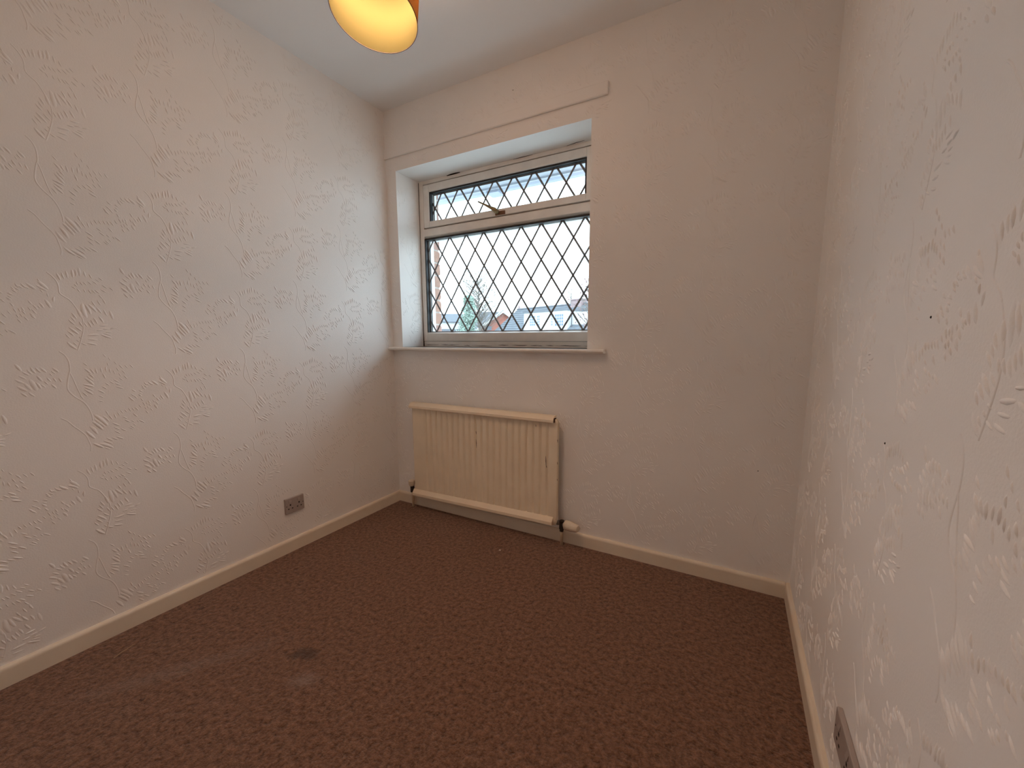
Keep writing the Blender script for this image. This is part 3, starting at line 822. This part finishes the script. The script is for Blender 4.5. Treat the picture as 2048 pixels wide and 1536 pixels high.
# --- white dormer bungalow. local frame: u along the ridge, t forward (towards us), z up
RL = Vector((CAM.x - 18.08, CAM.y + 32.28, 0))
U_ = Vector((.932, -.363, 0)).normalized()
N_ = Vector((-.363, -.932, 0)).normalized()
def F1(u, t, z):
    return RL + U_ * u + N_ * t + Vector((0, 0, z))
def obox(m, F, u0, u1, t0, t1, z0, z1):
    return m.add([F(u, t, z) for z in (z0, z1) for t in (t0, t1) for u in (u0, u1)],
                 [(0, 1, 3, 2), (4, 6, 7, 5), (0, 4, 5, 1), (2, 3, 7, 6), (0, 2, 6, 4), (1, 5, 7, 3)])
EZ = CAM.z
h1 = thing('dormer_house', F1(6, 2, -2.7), 'white dormer house with grey tiled roof and two Georgian windows', 'house')
m = MB()
obox(m, F1, .25, 11.5, -3.2, 3.0, -2.7, EZ + .45)
m.build('house_walls', M_RENDER, h1)
RZ = EZ + 2.745
slope_ = (2.745 - .55) / 2.95
ncourse = 11
for i in range(ncourse):
    t0, t1 = 2.95 * i / ncourse, 2.95 * (i + 1) / ncourse + .03
    za, zb = RZ - slope_ * t0, RZ - slope_ * t1
    MB().add([F1(u, t, z) for u in (0, 11.6) for t, z in ((t0, za), (t1, zb + .045), (t1, zb - .02), (t0, za - .08))],
             [(0, 1, 2, 3), (7, 6, 5, 4), (0, 4, 5, 1), (1, 5, 6, 2), (2, 6, 7, 3), (3, 7, 4, 0)]).build('tile_course', M_TILE, h1)
MB().add([F1(u, t, z) for u in (0, 11.6) for t, z in ((0, RZ), (-3.3, RZ - 2.4), (-3.3, RZ - 2.5), (0, RZ - .1))],
         [(0, 3, 2, 1), (4, 5, 6, 7), (0, 1, 5, 4), (1, 2, 6, 5), (2, 3, 7, 6), (3, 0, 4, 7)]).build('rear_roof', M_TILE, h1)
MB().add([F1(u, t, z) for u in (.25, 11.5) for t, z in ((2.9, EZ + .45), (0, RZ - .12), (-3.1, EZ + .42))],
         [(0, 1, 2), (5, 4, 3), (0, 3, 4, 1), (1, 4, 5, 2), (2, 5, 3, 0)]).build('gable', M_RENDER, h1)
MB().tube([F1(u, 0, RZ + .02) for u in (0, 4, 8, 11.6)], .10, 8).build('ridge', M_TILE2, h1)
MB().lathe([(.12, 0), (.10, .25), (.05, .3), (0, .42)], Matrix.Translation(F1(.25, 0, RZ + .05)), 8).build('finial', M_CHIM, h1)
m = MB()
obox(m, F1, 4.12, 8.87, .3, 2.72, EZ + .2, EZ + 2.08)
m.build('dormer', M_RENDER, h1)
m = MB()
obox(m, F1, 4.02, 8.97, .3, 2.80, EZ + 2.08, EZ + 2.24)
m.build('dormer_roof', M_TILE2, h1)
def geo_window(F, u0, u1, t, z0, z1, nu, nz, parent, side=None):
    f = MB()
    obox(f, F, u0, u1, t, t + .05, z0, z1)
    fr = f.build('house_window', M_RENDER, parent)
    a0, a1 = (u0 + .07, u1 - .07)
    du, dz = (a1 - a0) / nu, (z1 - z0 - .14) / nz
    for i in range(nu):
        for j in range(nz):
            p = MB()
            g_ = .022
            obox(p, F, a0 + du * i + g_, a0 + du * (i + 1) - g_, t + .05, t + .062, z0 + .07 + dz * j + g_, z0 + .07 + dz * (j + 1) - g_)
            p.build('window_pane', M_BGLASS, fr)
    return fr
geo_window(F1, 4.80, 5.62, 2.72, EZ + 1.0, EZ + 1.93, 3, 4, h1)
geo_window(F1, 5.66, 6.12, 2.72, EZ + 1.0, EZ + 1.93, 2, 4, h1)
geo_window(F1, 7.20, 7.54, 2.72, EZ + .95, EZ + 1.90, 2, 4, h1)
geo_window(F1, 7.60, 8.62, 2.72, EZ + .92, EZ + 1.93, 4, 4, h1)
m = MB()
obox(m, F1, 8.88, 11.4, .4, 2.25, EZ + .0, EZ + 1.95)
m.build('side_bay', M_RENDER, h1)
MB().tube([F1(9.05, 2.45, EZ + .1), F1(9.05, 2.45, EZ + 1.9)], .035, 6).build('drainpipe', M_PIPEDARK, h1)
m = MB()
obox(m, F1, 7.0, 8.05, -.4, .35, RZ - .6, EZ + 3.12)
ch = m.build('chimney', M_CHIM, h1)
m = MB()
obox(m, F1, 6.94, 8.11, -.46, .41, EZ + 3.05, EZ + 3.14)
m.build('chimney_cap', M_CHIM, ch)

# --- red brick gabled house
D2 = 40.
A2, L2 = pt(-31.3, .0702, D2), pt(-35.35, .0197, D2)
e2 = Vector((L2.x - A2.x, L2.y - A2.y, 0)).normalized()          # towards the left eaves
b2 = Vector((e2.y, -e2.x, 0))
if b2.y < 0:
    b2 = -b2
half = math.hypot(L2.x - A2.x, L2.y - A2.y)
drop = A2.z - L2.z
def F2(e, d, z):
    return Vector((A2.x, A2.y, 0)) + e2 * e + b2 * d + Vector((0, 0, z))
h2 = thing('brick_gable_house', F2(0, 3, -2.7), 'red brick house gable with white bargeboards left of the dormer house', 'house')
hw = half + .2
zr = A2.z - .1
MB().add([F2(e, d, z) for d in (0, 7) for e, z in ((hw, -2.7), (hw, zr - hw * drop / half), (0, zr), (-hw, zr - hw * drop / half), (-hw, -2.7))],
         [(0, 1, 2, 3, 4), (9, 8, 7, 6, 5), (0, 5, 6, 1), (3, 8, 9, 4), (4, 9, 5, 0), (1, 6, 7, 2), (2, 7, 8, 3)]).build('gable_wall', M_BRED, h2)
for sg in (1, -1):
    k = drop / half
    e_end = sg * (hw + .3)
    MB().add([F2(e, d, z) for d in (-.25, 7.2) for e, z in ((0, zr + .02), (0, zr + .22), (e_end, zr + .22 - abs(e_end) * k), (e_end, zr + .02 - abs(e_end) * k))],
             [(0, 1, 2, 3), (7, 6, 5, 4), (0, 4, 5, 1), (1, 5, 6, 2), (2, 6, 7, 3), (3, 7, 4, 0)]).build('roof_slope', M_TILE, h2)
    MB().add([F2(e, d, z) for d in (-.33, -.25) for e, z in ((0, zr - .06), (0, zr + .24), (e_end, zr + .24 - abs(e_end) * k), (e_end, zr - .06 - abs(e_end) * k))],
             [(0, 1, 2, 3), (7, 6, 5, 4), (0, 4, 5, 1), (1, 5, 6, 2), (2, 6, 7, 3), (3, 7, 4, 0)]).build('bargeboard', M_RENDER, h2)
m = MB()
obox(m, F2, 1.15, 1.75, -.02, .0, EZ + .95, EZ + 1.35)
m.build('gable_window', M_BGLASS, h2)

# --- grey roof behind the gable
D3 = 58.
def bldg(name, label, azL, azR, D, s_ridge, s_eave, s_base, wallmat, tile):
    pl, pr = pt(azL, 0, D), pt(azR, 0, D)
    u = (pr - pl)
    ln = u.length
    u.normalize()
    bk = Vector((-u.y, u.x, 0))
    if bk.y < 0:
        bk = -bk
    def F(a, d, z):
        return Vector((pl.x, pl.y, 0)) + u * a + bk * d + Vector((0, 0, z))
    t = thing(name, F(ln / 2, 2.5, -2.7), label, 'house')
    zr_, ze = EZ + D * s_ridge, EZ + D * s_eave
    m_ = MB()
    obox(m_, F, 0, ln, 0, 5, -2.7, ze)
    m_.build('house_walls', wallmat, t)
    MB().add([F(a, d, z) for a in (-.25, ln + .25) for d, z in ((-.35, ze - .05), (2.5, zr_), (5.35, ze - .05), (5.35, ze - .2), (-.35, ze - .2))],
             [(0, 1, 2, 3, 4), (9, 8, 7, 6, 5), (0, 5, 6, 1), (1, 6, 7, 2), (2, 7, 8, 3), (3, 8, 9, 4), (4, 9, 5, 0)]).build('roof', tile, t)
    return t, F, ln
h3, F3, l3 = bldg('grey_roofed_house', 'grey tiled roof showing between the tree and the brick gable', -36.2, -31.2, D3, .0715, .026, .02, M_BRED, M_TILE2)
# --- white house far left
h4, F4, l4 = bldg('white_house', 'small white rendered house with grey roof left of the tree', -39.88, -37.0, 70., .0655, .0449, .02, M_RENDER, M_TILE)
geo_window(F4, 1.1, 2.8, -.05, EZ + 70 * .030, EZ + 70 * .0405, 2, 1, h4)
m = MB()
obox(m, F4, -.6, l4 + 2.2, -2.2, -.4, -2.7, EZ + 70 * .0255)
m.build('lean_to', M_TILE2, h4)

# --- trees
M_BARK = mat('pale_bark', (0.156, 0.138, 0.12), .9)
M_LEAF1 = mat('pale_green_needles', (0.26, 0.338, 0.286), .9, var=.15, vscale=2)
M_LEAF2 = mat('sparse_olive_leaves', (0.176, 0.176, 0.143), .9, var=.2, vscale=2)
M_LEAF3 = mat('russet_leaves', (0.204, 0.132, 0.132), .9, var=.2, vscale=2)
def leaf_cloud(m_, c, rad_, n, size, rg):
    for _ in range(n):
        while True:
            p = Vector((rg.uniform(-1, 1), rg.uniform(-1, 1), rg.uniform(-1, 1)))
            if p.length < 1:
                break
        p = Vector((c[0] + p.x * rad_[0], c[1] + p.y * rad_[1], c[2] + p.z * rad_[2]))
        a = Vector((rg.gauss(0, 1), rg.gauss(0, 1), rg.gauss(0, 1))).normalized() * size * rg.uniform(.6, 1.3)
        b = a.cross(Vector((rg.gauss(0, 1), rg.gauss(0, 1), rg.gauss(0, 1)))).normalized() * size * .45
        up = a.cross(b).normalized() * size * .12
        m_.add([p - a, p + b + up, p + a, p - b + up], [(0, 1, 2), (0, 2, 3)])
def tree(name, label, az, D, top, spread, leafmat, seed, nb):
    base = pt(az, 0, D)
    base.z = -2.7
    rg = random.Random(seed)
    t = thing(name, base, label, 'tree')
    Ht = EZ + D * top + 2.7
    tk = [base + Vector((rg.uniform(-.1, .1), rg.uniform(-.1, .1), Ht * k / 6)) for k in range(7)]
    MB().tube(tk, [.2, .17, .13, .1, .07, .045, .02], 8).build('trunk', M_BARK, t, smooth=True)
    br_ = MB()
    lf_ = MB()
    for i in range(nb):
        f = rg.uniform(.42, .97)
        p0 = base + Vector((0, 0, Ht * f))
        a = rg.uniform(0, 2 * math.pi)
        reach = spread * (1.1 - .75 * f) * rg.uniform(.5, 1.15)
        d = Vector((math.cos(a), math.sin(a), 0))
        p1 = p0 + d * reach * .5 + Vector((0, 0, reach * rg.uniform(.3, .6)))
        p2 = p0 + d * reach + Vector((0, 0, reach * rg.uniform(.7, 1.25)))
        br_.tube([p0, p1, p2], [.035, .02, .008], 5)
        for _ in range(3):
            c = p0.lerp(p2, rg.uniform(.4, 1.))
            e = c + Vector((rg.uniform(-.5, .5), rg.uniform(-.5, .5), rg.uniform(.2, .8)))
            br_.tube([c, e], [.012, .005], 4)
            leaf_cloud(lf_, e, (.25, .25, .3), 3, .085, rg)
    br_.build('branches', M_BARK, t)['kind'] = 'stuff'
    lf_.build('leaves', leafmat, t)['kind'] = 'stuff'
    return t
tree('bare_tall_tree', 'tall bare twiggy tree with a few leaves behind the green conifer', -34.7, 36., .146, 3.4, M_LEAF2, 4, 110)
tree('russet_tree', 'thin bare tree with russet leaves right of the dormer house', -18.6, 22., .115, 1.5, M_LEAF3, 9, 46)
tree('bare_tree', 'distant bare tree standing behind the chimney', -21.6, 46., .128, 2.0, M_LEAF2, 15, 40)
# hazy green conifer in front of the bare tree
cb = pt(-36.1, 0, 30.)
cb.z = -2.7
con = thing('conifer', cb, 'pale green conifer between the white house and the brick gable', 'tree')
HT = EZ + 30 * .108 + 2.7
MB().tube([cb + Vector((0, 0, HT * k / 5)) for k in range(6)], [.14, .12, .1, .07, .04, .01], 8).build('trunk', M_BARK, con, smooth=True)
cf = MB()
rg = random.Random(31)
for i in range(260):
    f = rg.random() ** 1.3
    a = rg.uniform(0, 2 * math.pi)
    r_ = (1.25 * (1 - f) ** .75 + .05) * rg.uniform(.25, 1.05)
    p = cb + Vector((r_ * math.cos(a), r_ * math.sin(a), HT * (.12 + .86 * f)))
    leaf_cloud(cf, p, (.34, .34, .22), 34, .10, rg)
cf.build('needles', M_LEAF1, con)['kind'] = 'stuff'
